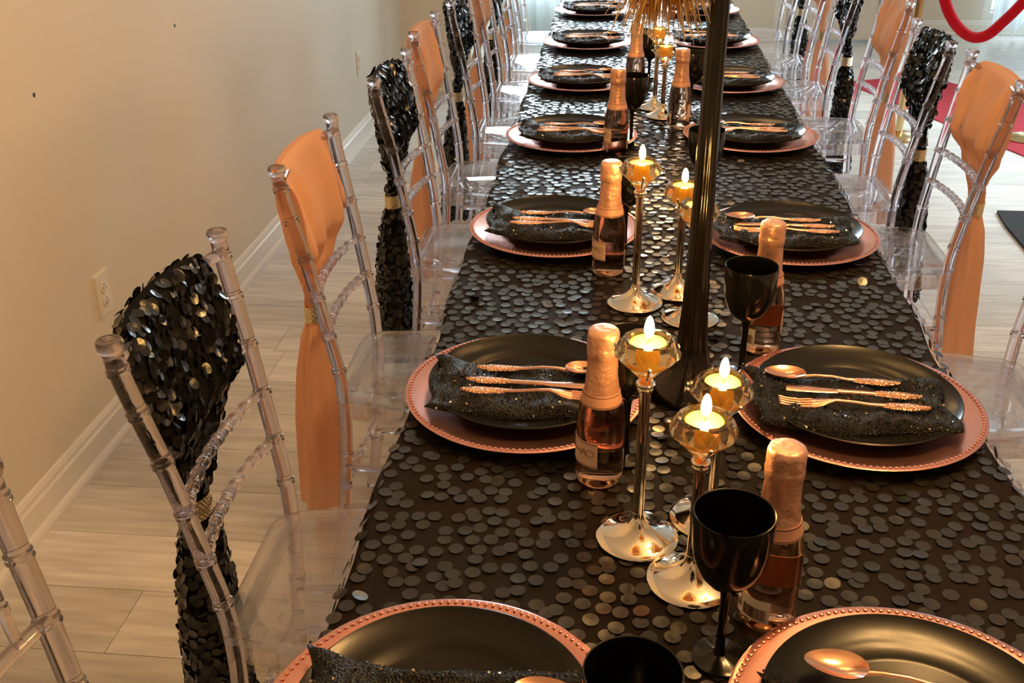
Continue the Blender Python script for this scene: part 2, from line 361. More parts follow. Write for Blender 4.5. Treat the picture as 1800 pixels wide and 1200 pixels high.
# ------------------------------------------------------------------ table and cloth
TZ = 0.7575           # where things stand
TY0, TY1, HW = 0.12, 5.75, 0.384
tb = thing('banquet_table', 'long banquet table hidden under the black sequin cloth', 'table', (0, 0, 0))
obj('tabletop', MB().box(-HW+0.006, HW-0.006, TY0+0.01, TY1-0.01, 0.715, 0.749), M['tabletop'], tb, smooth=False)
for yy in (0.35, 1.9, 2.2, 3.7, 4.0, 5.5):
    obj('leg', MB().tube([(-0.20, yy, 0.0), (-0.20, yy, 0.715)], 0.014, 10).tube([(0.20, yy, 0.0), (0.20, yy, 0.715)], 0.014, 10).tube([(-0.20, yy, 0.12), (0.20, yy, 0.12)], 0.01, 8), M['table_leg'], tb)
DROP = 0.285
def cloth_fn(u, v):
    w = u*2-1; y = TY0 + (TY1-TY0)*v
    half = HW + 0.004*math.sin(y*9.3) + 0.003*math.sin(y*23+1)
    s = abs(w)*(half+DROP)
    sg = 1 if w > 0 else -1
    rb = 0.012
    if s < half-rb: x, z = s, 0.7545
    elif s < half-rb+rb*PI/2:
        a = (s-(half-rb))/rb; x = half-rb+rb*math.sin(a); z = 0.7545-rb+rb*math.cos(a)
    else:
        d = s-(half-rb+rb*PI/2); x = half + (0.012*math.sin(y*21)+0.008*math.sin(y*47+2))*min(1, d/0.15)*1.0 + 0.02*d; z = 0.7545-rb-d
    return (sg*x, y, z)
US = []
def cl_grid():
    mb = MB(); tot = HW+DROP
    us = sorted(set([-1+2*k/16 for k in range(17)] + [sg*(HW-0.012+0.012*PI/2*k/5)/tot for sg in (-1, 1) for k in range(6)] + [sg*(HW+0.02+k*0.04)/tot for sg in (-1, 1) for k in range(8)]))
    us = [(u+1)/2 for u in us]; nv = 220
    vs = [cloth_fn(u, j/nv) for j in range(nv+1) for u in us]; n_ = len(us)
    mb.add(vs, [(j*n_+i, j*n_+i+1, (j+1)*n_+i+1, (j+1)*n_+i) for j in range(nv) for i in range(n_-1)])
    return mb
cloth = tag(obj('tablecloth', cl_grid(), M['cloth'], angle=80), 'black tablecloth covered in large round sequins along the banquet table', 'tablecloth')
ROWS_L = [0.462, 1.063, 1.705, 2.365, 2.985, 3.60, 4.295]
ROWS_R = [0.488, 1.063, 1.703, 2.395, 2.99, 3.645, 4.32]
CX = 0.2235
def set_x(side, i): return side*CX if i else (-0.243 if side < 0 else 0.166)
CH_POS = [(set_x(-1, i), y) for i, y in enumerate(ROWS_L)] + [(set_x(1, i), y) for i, y in enumerate(ROWS_R)]
# sequins in staggered rows, a few overlapping or tilted
SR = 0.0087; sx_, sy_ = 0.0228, 0.0196
cand = []
row = 0; y = TY0+0.015
while y < TY1-0.01:
    half = HW + 0.02
    k = 0
    x = -half + (sx_/2 if row % 2 else 0) + R.uniform(-0.003, 0.003)
    while x < half:
        if R.random() > 0.07:
            px = x + R.gauss(0, 0.0036) + 0.002*math.sin(y*140+x*60); py = y + R.gauss(0, 0.0034) + 0.0025*math.sin(x*95)
            under = any((px-cx)**2+(py-cyy)**2 < 0.150**2 for cx, cyy in CH_POS)
            if not (under and R.random() < 0.8):
                t = R.random()
                tilt = 0.0 if under else (0.022 if t < 0.93 else (0.09 if t < 0.99 else 0.35))
                if abs(px) < 0.10 and not under: tilt *= 2.6
                nx, ny = R.gauss(0, tilt), R.gauss(0, tilt)
                ex = abs(px) - (HW-0.010)
                if ex > 0:   # over the edge of the table: hang down the side
                    sgn = 1 if px > 0 else -1; a = min(ex/0.012, 1.4)
                    zz = 0.7545-0.012*(1-math.cos(min(a, PI/2))) - max(0, ex-0.018)+0.0014; px = sgn*(HW-0.010+0.013*math.sin(min(a, PI/2))+0.001)
                    nrm = (sgn*math.sin(a)+nx, ny, math.cos(a)+0.05)
                else:
                    zz = 0.7553 + R.random()*0.0012 + SR*min(0.4, math.hypot(nx, ny))*0.8; nrm = (nx, ny, 1)
                cand.append((px, py, zz, nrm, under))
        x += sx_
    y += sy_; row += 1
def visible_rank(c):
    p = Vector(c[:3]) - CAM; d = p.dot(fwd)
    if d < 0.1: return 99
    px = 900+F_PX*p.dot(rt)/d; py = 600-F_PX*p.dot(up)/d
    return d if (0 < px < 1800 and 0 < py < 1200 and not c[4]) else 99
cand.sort(key=visible_rank)
dm = MB(); disc(dm, (0, 0, 0), (0, 0, 1), SR, 12, 0.0003); dmesh = dm.mesh('sequin', M['sequin'], False)
for c in cand[:300]:
    o = link('sequin', dmesh, cloth, c[:3]); o.rotation_euler = Vector((0, 0, 1)).rotation_difference(Vector(c[3])).to_euler()
sm = MB()
for c in cand[300:]: disc(sm, c[:3], c[3], SR, 10, 0.0003)
o = obj('sequins', sm, M['sequin'], cloth, smooth=False); o['kind'] = 'stuff'

# ------------------------------------------------------------------ place settings
ORD = ['nearest', 'second', 'third', 'fourth', 'fifth', 'sixth', 'seventh', 'eighth']
ch = tag(obj('charger', MB().lathe([(0, 0.0), (0.10, 0), (0.112, 0.001), (0.135, 0.0085), (0.162, 0.0125), (0.165, 0.0135), (0.1655, 0.0150), (0.163, 0.0160), (0.1555, 0.0150), (0.134, 0.0115), (0.111, 0.004), (0.10, 0.003), (0, 0.003)], 96), M['charger'], angle=60), '', 'charger plate', 'rose gold chargers')
bd = MB()
for k in range(132):
    a = 2*PI*k/132
    bd.lathe([(0.0025, 0), (0.0021, 0.0016), (0, 0.0024)], 7, (0.1595*math.cos(a), 0.1595*math.sin(a), 0.0153))
bo = obj('bead_edge', bd, M['charger'], ch); bo['kind'] = 'stuff'
pl = tag(obj('dinner_plate', MB().lathe([(0, 0.0), (0.075, 0), (0.078, 0.004), (0.085, 0.0045), (0.110, 0.0125), (0.130, 0.0208), (0.1345, 0.0245), (0.1350, 0.0262), (0.1335, 0.0268), (0.126, 0.0222), (0.108, 0.0172), (0.092, 0.0150), (0.0905, 0.0136), (0.086, 0.0128), (0.07, 0.0098), (0.055, 0.0076), (0.04, 0.0060), (0.025, 0.0050), (0.012, 0.0045), (0, 0.0043)], 96), M['plate'], angle=50), '', 'plate', 'black dinner plates')
PLZ = 0.0032
# napkin: folded rectangle with a rumpled glittering surface
def npk(u, v, top=True):
    x = (u-0.5)*0.250; y = (v-0.5)*0.136
    e = min(u, 1-u, v, 1-v)
    h = 0.0115*min(1, (e/0.10))**0.5
    w = 0.0022*math.sin(x*61+y*35)+0.0018*math.sin(y*120+x*17)+0.0012*math.sin(x*170-y*90)
    x += 0.006*math.sin(v*9)*(abs(u-0.5)*2)**3; y += 0.004*math.sin(u*11)*(abs(v-0.5)*2)**3
    # far corners poke out, the long edges sit on the rim
    q = max(0, 1-u*7)*max(0, (v-0.80)*5); x -= 0.014*q; y += 0.013*q; w += 0.006*q
    base = 0.0130 + 0.0130*(abs(u-0.5)*2)**4 + 0.004*(abs(v-0.5)*2)**4
    return x, y, base + h + w*min(1, e*14)
NAPTOP = npk
def napkin_mesh():
    mb = MB(); nu, nv = 44, 26
    mb.grid(lambda u, v: npk(u, v), nu, nv)
    k = len(mb.v)
    mb.grid(lambda u, v: (npk(u, v)[0], npk(u, v)[1], npk(u, v)[2]-0.0115*min(1, min(u, 1-u, v, 1-v)/0.10)**0.5-0.0012), nu, nv)
    f2 = mb.f[nu*nv:]; mb.f = mb.f[:nu*nv] + [tuple(reversed(f)) for f in f2]
    rim = [i for i in range(nu+1)] + [(j+1)*(nu+1)-1 for j in range(1, nv+1)] + [nv*(nu+1)+i for i in range(nu-1, -1, -1)] + [j*(nu+1) for j in range(nv-1, 0, -1)]
    n_ = len(rim)
    mb.f += [(rim[(i+1) % n_], rim[i], rim[i]+k, rim[(i+1) % n_]+k) for i in range(n_)]
    return mb
nk = tag(obj('napkin', napkin_mesh(), M['napkin'], angle=80), '', 'napkin', 'black glitter napkins')
gl = MB()
for k in range(900):
    u, v = R.random(), R.random(); x, y, z = npk(u, v)
    disc(gl, (x, y, z+0.0008), (R.gauss(0, 0.75), R.gauss(0, 0.75), 1), 0.0015, 5)
go = obj('glitter', gl, M['glitter'], nk, smooth=False); go['kind'] = 'stuff'
# cutlery: handle end at -x, working end at +x
def flat_shape(stations, zf, thick=0.0016):
    """stations: (x, half width); solid flat bar following height zf(x)"""
    mb = MB(); vs = []; n_ = len(stations)
    for x, w in stations:
        z = zf(x); vs += [(x, -w, z), (x, w, z), (x, w*0.8, z+thick), (x, 0, z+thick*1.5), (x, -w*0.8, z+thick)]
    fs = [(i*5+k, i*5+(k+1) % 5, (i+1)*5+(k+1) % 5, (i+1)*5+k) for i in range(n_-1) for k in range(5)]
    fs += [tuple(range(4, -1, -1)), tuple((n_-1)*5+k for k in range(5))]
    # outward faces
    return mb.add(vs, [tuple(reversed(f)) for f in fs])
HANDLE = [(0, 0.0008), (0.006, 0.0045), (0.012, 0.0052), (0.018, 0.0078), (0.026, 0.0085), (0.034, 0.0078), (0.044, 0.0070), (0.052, 0.0066), (0.056, 0.0050), (0.060, 0.0044)]
def zero(x): return 0.0
def spoon():
    t = tag(obj('spoon', flat_shape([(0.059, 0.0042), (0.07, 0.0033), (0.09, 0.0028), (0.112, 0.0027), (0.122, 0.0032), (0.128, 0.005)], lambda x: 0.0012+0.0030*math.sin(max(0, x-0.07)/0.058*PI)*1.1), M['cutlery'], angle=60), '', 'spoon', 'rose gold spoons')
    obj('handle', flat_shape(HANDLE, zero, 0.0022), M['carved'], t, angle=60)
    def bowl(dz):
        def fn(u, v):
            a = v*2*PI; r = u; ex = 0.028*r*math.cos(a); wy = 0.0175*r*math.sin(a)*(1-0.18*math.cos(a))
            return (0.152+ex, wy, 0.0062 - 0.0062*(1-r*r) + dz)
        return fn
    mb = MB().grid(bowl(0.0012), 8, 28); k = len(mb.f); mb.grid(bowl(0.0), 8, 28); mb.f = [tuple(reversed(f)) for f in mb.f[:k]] + mb.f[k:]
    k2 = 9*29
    for j in range(28):
        a, b_ = j*9+8, (j+1)*9+8; mb.f.append((a, b_, b_+k2, a+k2))
    obj('bowl', mb, M['cutlery'], t, angle=60)
    return t
def knife():
    t = tag(obj('knife', flat_shape([(0.059, 0.0042), (0.075, 0.0044), (0.095, 0.0046), (0.102, 0.0056), (0.105, 0.0048), (0.108, 0.0048)], zero, 0.0020), M['cutlery'], angle=60), '', 'knife', 'rose gold knives')
    obj('handle', flat_shape(HANDLE, zero, 0.0024), M['carved'], t, angle=60)
    obj('blade', flat_shape([(0.107, 0.0048), (0.12, 0.0066), (0.15, 0.0080), (0.18, 0.0082), (0.198, 0.0066), (0.206, 0.0040), (0.210, 0.0008)], zero, 0.0009), M['cutlery'], t, angle=60)
    return t
def fork():
    zf = lambda x: 0.0 if x < 0.09 else 0.004*math.sin((x-0.09)/0.045*PI) if x < 0.135 else -0.004*math.sin((x-0.135)/0.06*PI)
    t = tag(obj('fork', flat_shape([(0.059, 0.0042), (0.075, 0.0030), (0.1, 0.0027), (0.12, 0.0030), (0.128, 0.0055), (0.137, 0.0100), (0.146, 0.0112), (0.150, 0.0112)], lambda x: zf(x)+0.003, 0.0016), M['cutlery'], angle=60), '', 'fork', 'rose gold forks')
    obj('handle', flat_shape(HANDLE, lambda x: 0.002, 0.0022), M['carved'], t, angle=60)
    for k in range(4):
        yy = -0.0093 + 0.0062*k
        pr = flat_shape([(0.149, 0.0020), (0.165, 0.0018), (0.18, 0.0016), (0.192, 0.0008)], lambda x: zf(x)+0.003, 0.0014)
        pr.v = [(a, b_+yy, c) for a, b_, c in pr.v]
        obj('tine', pr, M['cutlery'], t, angle=60)
    return t
sp, kn, fk = spoon(), knife(), fork()
CUTZ = TZ + PLZ + 0.0285
WHERE = {-1: 'wall side', 1: 'door side'}
for side, rows in ((-1, ROWS_L), (1, ROWS_R)):
    for i, y in enumerate(rows):
        who = f'{ORD[i]} from camera, {WHERE[side]}'
        cx = set_x(side, i)
        jit = R.uniform(-0.05, 0.05)
        place(ch, (cx, y, TZ), R.uniform(0, 6), f'round rose gold charger with beaded edge, {who}')
        place(pl, (cx-side*0.001, y+0.004, TZ+PLZ), 0, f'round black glazed dinner plate on its charger, {who}')
        px = cx if side < 0 else cx-0.015 if i else cx+0.004
        ny = y-0.024 if i else y-0.006 if side < 0 else y-0.030
        place(nk, (px, ny, TZ+PLZ), jit, f'folded black glitter napkin laid on a plate, {who}')
        for pr, dy, hx, nm in ((sp, 0.022, 0.070, 'spoon'), (kn, -0.013, 0.080, 'knife'), (fk, -0.044, 0.083, 'fork')):
            if side > 0 and nm == 'spoon': hx = 0.060
            yy = y + dy + R.uniform(-0.002, 0.002); zz = CUTZ; rot = R.uniform(-0.03, 0.03) + jit*0.5
            if i == 0 and nm != 'spoon': continue        # below the frame
            if i == 0: hx = 0.086 if side > 0 else 0.065; zz += 0.003; yy = 0.520 if side > 0 else 0.474; rot = -0.16 if side > 0 else 0.08
            if side > 0: rot = PI + rot - (0.05 if i == 1 else 0)
            place(pr, (cx+side*hx, yy, zz), rot, f'rose gold {nm} with carved handle on a napkin, {who}')

# ------------------------------------------------------------------ candlesticks and tealights
def facet_ring(r, z, n, ph):
    return [(r*math.cos(2*PI*(k+ph)/n), r*math.sin(2*PI*(k+ph)/n), z) for k in range(n)]
def crystal_mesh():
    n = 12; mb = MB()
    rings = [facet_ring(0.0050, 0.0, n, 0), facet_ring(0.0185, 0.0155, n, 0.5), facet_ring(0.0335, 0.0300, n, 0), facet_ring(0.0340, 0.0330, n, 0.5),
             facet_ring(0.0300, 0.0420, n, 0), facet_ring(0.0262, 0.0470, n, 0.5), facet_ring(0.0222, 0.0472, n, 0.5), facet_ring(0.0212, 0.0215, n, 0.5)]
    vs = [v for r in rings for v in r]; fs = []
    for q in range(len(rings)-1):
        ph0 = (0, .5, 0, .5, 0, .5, .5, .5)[q]; ph1 = (0, .5, 0, .5, 0, .5, .5, .5)[q+1]
        for k in range(n):
            a0, a1 = q*n+k, q*n+(k+1) % n
            if ph0 == ph1: fs.append((a0, a1, (q+1)*n+(k+1) % n, (q+1)*n+k))
            elif ph1 > ph0:
                b = (q+1)*n+k; b1 = (q+1)*n+(k+1) % n; fs += [(a0, a1, b), (a1, b1, b)]
            else:
                b = (q+1)*n+k; b1 = (q+1)*n+(k+1) % n; fs += [(a0, b1, b), (a0, a1, b1)]
    fs.append(tuple(range(n-1, -1, -1))); fs.append(tuple((len(rings)-1)*n+k for k in range(n)))
    return mb.add(vs, fs)
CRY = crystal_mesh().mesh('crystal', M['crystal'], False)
def candlestick(x, y, H, rz, label, tl_label):
    """H: height of the wax surface above the table"""
    t = thing('crystal_candlestick', label, 'candlestick', (x, y, TZ), rz, 'crystal candlesticks on polished stems')
    tip = H - 0.0455
    obj('base', MB().lathe([(0, 0), (0.0455, 0), (0.0462, 0.0012), (0.0455, 0.0024), (0.038, 0.0045), (0.026, 0.0095), (0.015, 0.0165), (0.0085, 0.025), (0.0068, 0.034), (0, 0.034)], 64), M['silver'], t, angle=50)
    obj('stem', MB().lathe([(0.0065, 0.03), (0.0060, tip-0.012)], 24), M['silver'], t)
    obj('collar', MB().lathe([(0.0060, tip-0.013), (0.0082, tip-0.012), (0.0082, tip-0.0095), (0.0066, tip-0.0085), (0.0098, tip-0.006), (0.0102, tip-0.003), (0.0085, tip-0.001), (0, tip-0.0008)], 28), M['silver'], t, angle=50)
    for k in range(3):
        a = 2*PI*k/3; c, s = math.cos(a), math.sin(a)
        pr = MB().tube([(0.006*c, 0.006*s, tip-0.001), (0.0205*c, 0.0205*s, tip+0.0140), (0.0360*c, 0.0360*s, tip+0.0300)], 0.0014, 8)
        pr.lathe([(0, -0.0028), (0.0024, -0.0015), (0.0028, 0), (0.0024, 0.0015), (0, 0.0028)], 10, (0.0362*c, 0.0362*s, tip+0.0312))
        obj('prong', pr, M['silver'], t)
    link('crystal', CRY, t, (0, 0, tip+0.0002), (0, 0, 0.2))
    w = tag(obj('tealight', MB().lathe([(0, -0.0222), (0.0182, -0.0222), (0.0190, -0.0022), (0.0182, -0.0010), (0.016, -0.0016), (0.006, -0.0022), (0, -0.0022)], 32), M['wax'], None, (x, y, TZ+H-0.0005)), tl_label, 'candle', 'lit tealights in crystal holders')
    obj('cup', MB().lathe([(0, -0.0232), (0.0196, -0.0232), (0.0206, 0.0012), (0.0200, 0.0012), (0.0192, -0.0225), (0, -0.0226)], 32), M['cup'], w)
    obj('wick', MB().tube([(0, 0, -0.003), (0.0003, 0, 0.002), (0.0012, 0.0006, 0.0065)], 0.0007, 6), M['wick'], w)
    obj('flame', MB().lathe([(0, 0.0030), (0.0028, 0.0055), (0.0048, 0.0100), (0.0051, 0.0140), (0.0044, 0.0190), (0.0032, 0.0235), (0.0018, 0.0265), (0, 0.0282)], 16, (0.0006, 0.0002, 0)), M['flame'], w)
    return t
for x, y, H, rz, which in ((-0.0715, 0.765, 0.245, 0.55, 'tallest of the three nearest candlesticks'),
                       (-0.016, 0.696, 0.198, -1.45, 'front low one of the three nearest candlesticks'),
                       (0.012, 0.807, 0.180, 1.0, 'rear one of the three nearest candlesticks, behind a goblet'),
                       (-0.070, 1.392, 0.240, 0.6, 'tallest in the candlestick cluster behind the black vase'),
                       (0.002, 1.444, 0.188, 0.2, 'rearmost in the candlestick cluster behind the black vase'),
                       (0.018, 1.340, 0.192, -1.5, 'the candlestick half hidden by the black vase'),
                       (0.012, 2.611, 0.186, -1.3, 'front one of the far pair of candlesticks under the plume'),
                       (-0.007, 2.703, 0.215, 0.4, 'rear one of the far pair of candlesticks under the plume')):
    candlestick(x, y, H, rz, f'polished crystal-cupped candlestick, {which}', f'lit tealight, on {which}')

# ------------------------------------------------------------------ small rose wine bottles
def patch(r, z0, z1, a0, a1, n=14, thick=0.0003, rtop=None):
    mb = MB(); vs = []
    for k in range(n+1):
        a = a0+(a1-a0)*k/n
        for rr, z in ((r, z0), (rtop or r, z1)): vs.append((rr*math.cos(a), rr*math.sin(a), z))
    for k in range(n+1):
        a = a0+(a1-a0)*k/n
        for rr, z in ((r+thick, z0), ((rtop or r)+thick, z1)): vs.append((rr*math.cos(a), rr*math.sin(a), z))
    m_ = 2*(n+1)
    fs = [(2*k, 2*k+1, 2*k+3, 2*k+2) for k in range(n)] + [(m_+2*k, m_+2*k+2, m_+2*k+3, m_+2*k+1) for k in range(n)]
    fs += [(2*k+1, m_+2*k+1, m_+2*k+3, 2*k+3) for k in range(n)] + [(2*k, 2*k+2, m_+2*k+2, m_+2*k) for k in range(n)]
    fs += [(0, m_, m_+1, 1), (2*n, 2*n+1, m_+2*n+1, m_+2*n)]
    return mb.add(vs, fs)
BR = 0.0285
def bottle_proto():
    t = thing('wine_bottle', '', 'bottle', (0, 0, 0), 0, 'small rose wine bottles')
    obj('glass', MB().lathe([(0, 0.006), (0.012, 0.005), (0.021, 0.0005), (0.0255, 0.0), (0.0280, 0.0030), (BR, 0.008), (BR, 0.080), (0.0278, 0.090), (0.0258, 0.101), (0.0228, 0.113), (0.0205, 0.122), (0.0190, 0.132), (0.0180, 0.145), (0.015, 0.150), (0, 0.150)], 48), M['bottle'], t, angle=50)
    rad = lambda a, r, z: r*(1 + 0.012*math.sin(a*5+z*160) + 0.010*math.sin(a*9-z*310)) if r > 0.004 else r
    obj('foil', MB().lathe([(0.0210, 0.1220), (0.0197, 0.130), (0.0185, 0.142), (0.0178, 0.156), (0.0172, 0.1655), (0.0176, 0.1675), (0.0184, 0.1690), (0.0186, 0.1790), (0.0180, 0.1815), (0.0183, 0.1840), (0.0182, 0.1960), (0.0170, 0.1995), (0.0150, 0.2010), (0.008, 0.2014), (0, 0.2010)], 40, rad=rad), M['foil'], t, angle=60)
    b = obj('neck_band', MB().lathe([(0.0243, 0.1085), (0.0248, 0.1085), (0.0216, 0.1232), (0.0210, 0.1232)], 40), M['band'], t)
    for zz, rr in ((0.1100, 0.0246), (0.1218, 0.0221)):
        obj('printed_line', MB().lathe([(rr-0.0001, zz-0.0004), (rr+0.0003, zz-0.0004), (rr+0.0002, zz+0.0004), (rr-0.0002, zz+0.0004)], 40), M['ink'], b)
    lb = obj('label', patch(BR+0.0002, 0.030, 0.064, -1.05, 1.05), M['label'], t)
    for zz in (0.0318, 0.0622): obj('printed_line', patch(BR+0.0006, zz-0.0004, zz+0.0004, -1.03, 1.03), M['ink'], lb)
    sc_ = MB()   # flowing script strokes and an oval on the label
    pts = []
    for k in range(61):
        u = k/60; a = -0.55+1.1*u; z = 0.0475 + 0.0042*math.sin(u*30)*(0.55+0.45*math.sin(u*9)) + 0.002*u
        pts.append(((BR+0.0008)*math.cos(a), (BR+0.0008)*math.sin(a), z))
    sc_.tube(pts, 0.00035, 5)
    pts = [((BR+0.0008)*math.cos(0.72+0.17*math.cos(q)), (BR+0.0008)*math.sin(0.72+0.17*math.cos(q)), 0.049+0.0045*math.sin(q)) for q in [2*PI*k/20 for k in range(21)]]
    sc_.tube(pts, 0.0003, 5)
    obj('label_script', sc_, M['ink'], lb)
    bl = obj('back_label', patch(BR+0.0002, 0.014, 0.040, PI-0.55, PI+0.55), M['white_label'], t)
    bar = MB(); a = PI-0.42
    while a < PI+0.42:
        w = R.choice((0.008, 0.014, 0.022)); p = patch(BR+0.0006, 0.0165, 0.030, a, a+w, 1); bar.add(p.v, p.f); a += w + R.choice((0.012, 0.018, 0.026))
    obj('barcode', bar, M['ink'], bl)
    return t
bt = bottle_proto()
for x, y, rz, lab in ((-0.117, 0.878, PI+0.45, 'beside the tallest near candlestick, wall side'),
                      (-0.117, 1.521, PI+0.35, 'wall side, by the third setting, left of the vase'),
                      (-0.111, 2.253, PI+0.1, 'wall side, by the fourth setting, in front of a black goblet'),
                      (-0.062, 2.86, PI, 'wall side, under the left of the plume'),
                      (0.056, 0.648, 0.95, 'nearest on the door side, behind the front black goblet'),
                      (0.118, 1.245, 0.55, 'door side, behind the goblet right of the vase'),
                      (0.050, 2.497, 0.2, 'door side, just in front of the far candlesticks')):
    place(bt, (x, y, TZ), rz, f'small pink-foiled wine bottle, {lab}')

# ------------------------------------------------------------------ black goblets
gp = thing('wine_goblet', '', 'goblet', (0, 0, 0), 0, 'black plastic wine goblets')
obj('bowl', MB().lathe([(0.0035, 0.0851), (0.010, 0.08741), (0.0195, 0.09389), (0.0275, 0.10453), (0.0325, 0.1184), (0.0352, 0.13505), (0.0362, 0.15263), (0.0364, 0.16928), (0.0362, 0.17001), (0.0352, 0.16946), (0.0350, 0.15263), (0.0340, 0.13505), (0.0313, 0.11933), (0.0262, 0.10591), (0.018, 0.09574), (0.008, 0.09065), (0, 0.08973)], 48), M['goblet'], gp, angle=60)
obj('stem', MB().lathe([(0.0075, 0.003), (0.0052, 0.00925), (0.0043, 0.02313), (0.0042, 0.06475), (0.0052, 0.07955), (0.0080, 0.08649)], 20), M['goblet'], gp)
obj('foot', MB().lathe([(0, 0), (0.0255, 0), (0.0262, 0.0012), (0.023, 0.0022), (0.012, 0.0036), (0.0075, 0.006), (0, 0.006)], 44), M['goblet'], gp)
for x, y, lab in ((0.005, 0.586, 'standing right of the front candlestick, foot fully in view'),
                  (-0.085, 0.388, 'cut off by the bottom edge of the photo'),
                  (0.081, 1.155, 'tall on its stem to the right of the vase'),
                  (-0.085, 0.925, 'behind the foil of the near wall-side bottle'),
                  (-0.088, 1.62, 'behind the third-setting bottle on the wall side'),
                  (-0.074, 2.33, 'behind the fourth-setting bottle on the wall side'),
                  (0.068, 1.85, 'half hidden behind the vase neck, by the fourth plate'),
                  (-0.020, 2.93, 'behind the far candlesticks, wall side'),
                  (0.085, 2.62, 'behind the far door-side bottle')):
    place(gp, (x, y, TZ), 0, f'black plastic wine goblet {lab}')

# ------------------------------------------------------------------ tall vase and its plume
VX, VY = 0.003, 1.098
def vr(a, r, z): return r*(1 + 0.045*math.cos(a*10)*(1 if 0.03 < z < 0.62 else 0))
vs_ = tag(obj('tall_vase', MB().lathe([(0, 0), (0.055, 0), (0.056, 0.004), (0.050, 0.012), (0.036, 0.028), (0.0255, 0.05), (0.0200, 0.08), (0.0168, 0.13), (0.0148, 0.20), (0.0132, 0.30), (0.0122, 0.42), (0.0122, 0.54), (0.0135, 0.60), (0.020, 0.64), (0.030, 0.665), (0.033, 0.670), (0.028, 0.666), (0.018, 0.64), (0.009, 0.60), (0, 0.59)], 80, rad=vr), M['vase'], None, (VX, VY, TZ), angle=70), 'tall slender fluted black vase flaring at the foot, among the candlesticks', 'vase')
pts = [(VX, VY, TZ+0.592), (VX-0.002, VY, TZ+0.68), (VX-0.02, VY-0.015, TZ+0.76), (VX-0.05, VY-0.035, TZ+0.76), (VX-0.068, VY-0.045, TZ+0.70), (VX-0.071, VY-0.048, TZ+0.62)]
pm = tag(obj('gold_plume', MB().tube(pts, [0.003, 0.003, 0.003, 0.0028, 0.0026, 0.002], 8), M['plume']), 'bronze gold feathery plume drooping from the tall black vase', 'plume')
st = MB()
AX, AY = VX-0.071, VY-0.048
for k in range(760):
    u = R.random(); z0_ = TZ + 0.712 - 0.135*u
    a = R.uniform(0, 2*PI); sp_ = R.uniform(0.02, 1)**0.7
    L = R.uniform(0.07, 0.13) if u < 0.8 else R.uniform(0.05, 0.10)
    c, s = math.cos(a), math.sin(a); out = 0.082*sp_*(1-0.35*u)
    wv = R.uniform(-0.012, 0.012)
    P = []
    for q in range(6):
        t = q/5
        P.append((AX+c*out*(t**0.8)*1.05+wv*math.sin(t*5), AY+s*out*0.7*(t**0.8)+wv*math.cos(t*4), z0_-L*(t**1.25)))
    st.tube(P, [0.0014, 0.0021, 0.0025, 0.0024, 0.0018, 0.0006], 4, flat=0.45)
so = obj('strands', st, M['plume'], pm, angle=70); so['kind'] = 'stuff'

# ------------------------------------------------------------------ clear bamboo-style chairs
POST = [(-0.240, 0.1825, 0.915), (-0.236, 0.181, 0.88), (-0.226, 0.176, 0.825), (-0.210, 0.169, 0.745), (-0.196, 0.162, 0.662), (-0.183, 0.156, 0.578), (-0.172, 0.150, 0.50),
        (-0.168, 0.147, 0.43), (-0.170, 0.147, 0.34), (-0.180, 0.151, 0.22), (-0.196, 0.158, 0.10), (-0.215, 0.165, 0.0)]
def post_at(z):
    for a, b in zip(POST, POST[1:]):
        if a[2] >= z >= b[2]:
            t = (a[2]-z)/(a[2]-b[2]); return [a[k]+(b[k]-a[k])*t for k in range(3)]
    return list(POST[-1])
def catmull(pts, n):
    out = []
    P = [Vector(p) for p in pts]; P = [P[0]*2-P[1]] + P + [P[-1]*2-P[-2]]
    for i in range(1, len(P)-2):
        for k in range(n):
            t = k/n
            out.append(0.5*((2*P[i]) + (P[i+1]-P[i-1])*t + (2*P[i-1]-5*P[i]+4*P[i+1]-P[i+2])*t*t + (3*P[i]-P[i-1]-3*P[i+1]+P[i+2])*t**3))
    out.append(P[-2]); return out
def ringed(path, r, ring_d, ring_h=0.0022, seg=14):
    """tube along a path with double bamboo rings at the given arc lengths"""
    P = [Vector(p) for p in path]; D = [0]
    for a, b in zip(P, P[1:]): D.append(D[-1]+(b-a).length)
    def at(d):
        d = max(0, min(D[-1], d))
        for i in range(len(D)-1):
            if D[i] <= d <= D[i+1] + 1e-9:
                t = (d-D[i])/max(1e-9, D[i+1]-D[i]); return P[i].lerp(P[i+1], t)
        return P[-1]
    ds = [(d, r) for d in D]
    for q in ring_d:
        for o_, h in ((-0.0062, 0), (-0.0045, ring_h), (-0.0020, ring_h), (-0.0006, ring_h*0.35), (0.0006, ring_h*0.35), (0.0020, ring_h), (0.0045, ring_h), (0.0062, 0)):
            ds.append((q+o_, r+h))
    rd = sorted(ring_d)
    ds = [(d, rr) for d, rr in ds if 0 <= d <= D[-1] and (rr != r or not any(abs(d-q) < 0.006 for q in rd))]
    ds.sort()
    return MB().tube([at(d) for d, _ in ds], [rr for _, rr in ds], seg), D[-1]
def arc_of(path, zs):
    out = []
    P = [Vector(p) for p in path]; d = 0
    for a, b in zip(P, P[1:]):
        for z in zs:
            if a.z >= z > b.z: out.append(d + (b-a).length*(a.z-z)/(a.z-b.z))
        d += (b-a).length
    return out
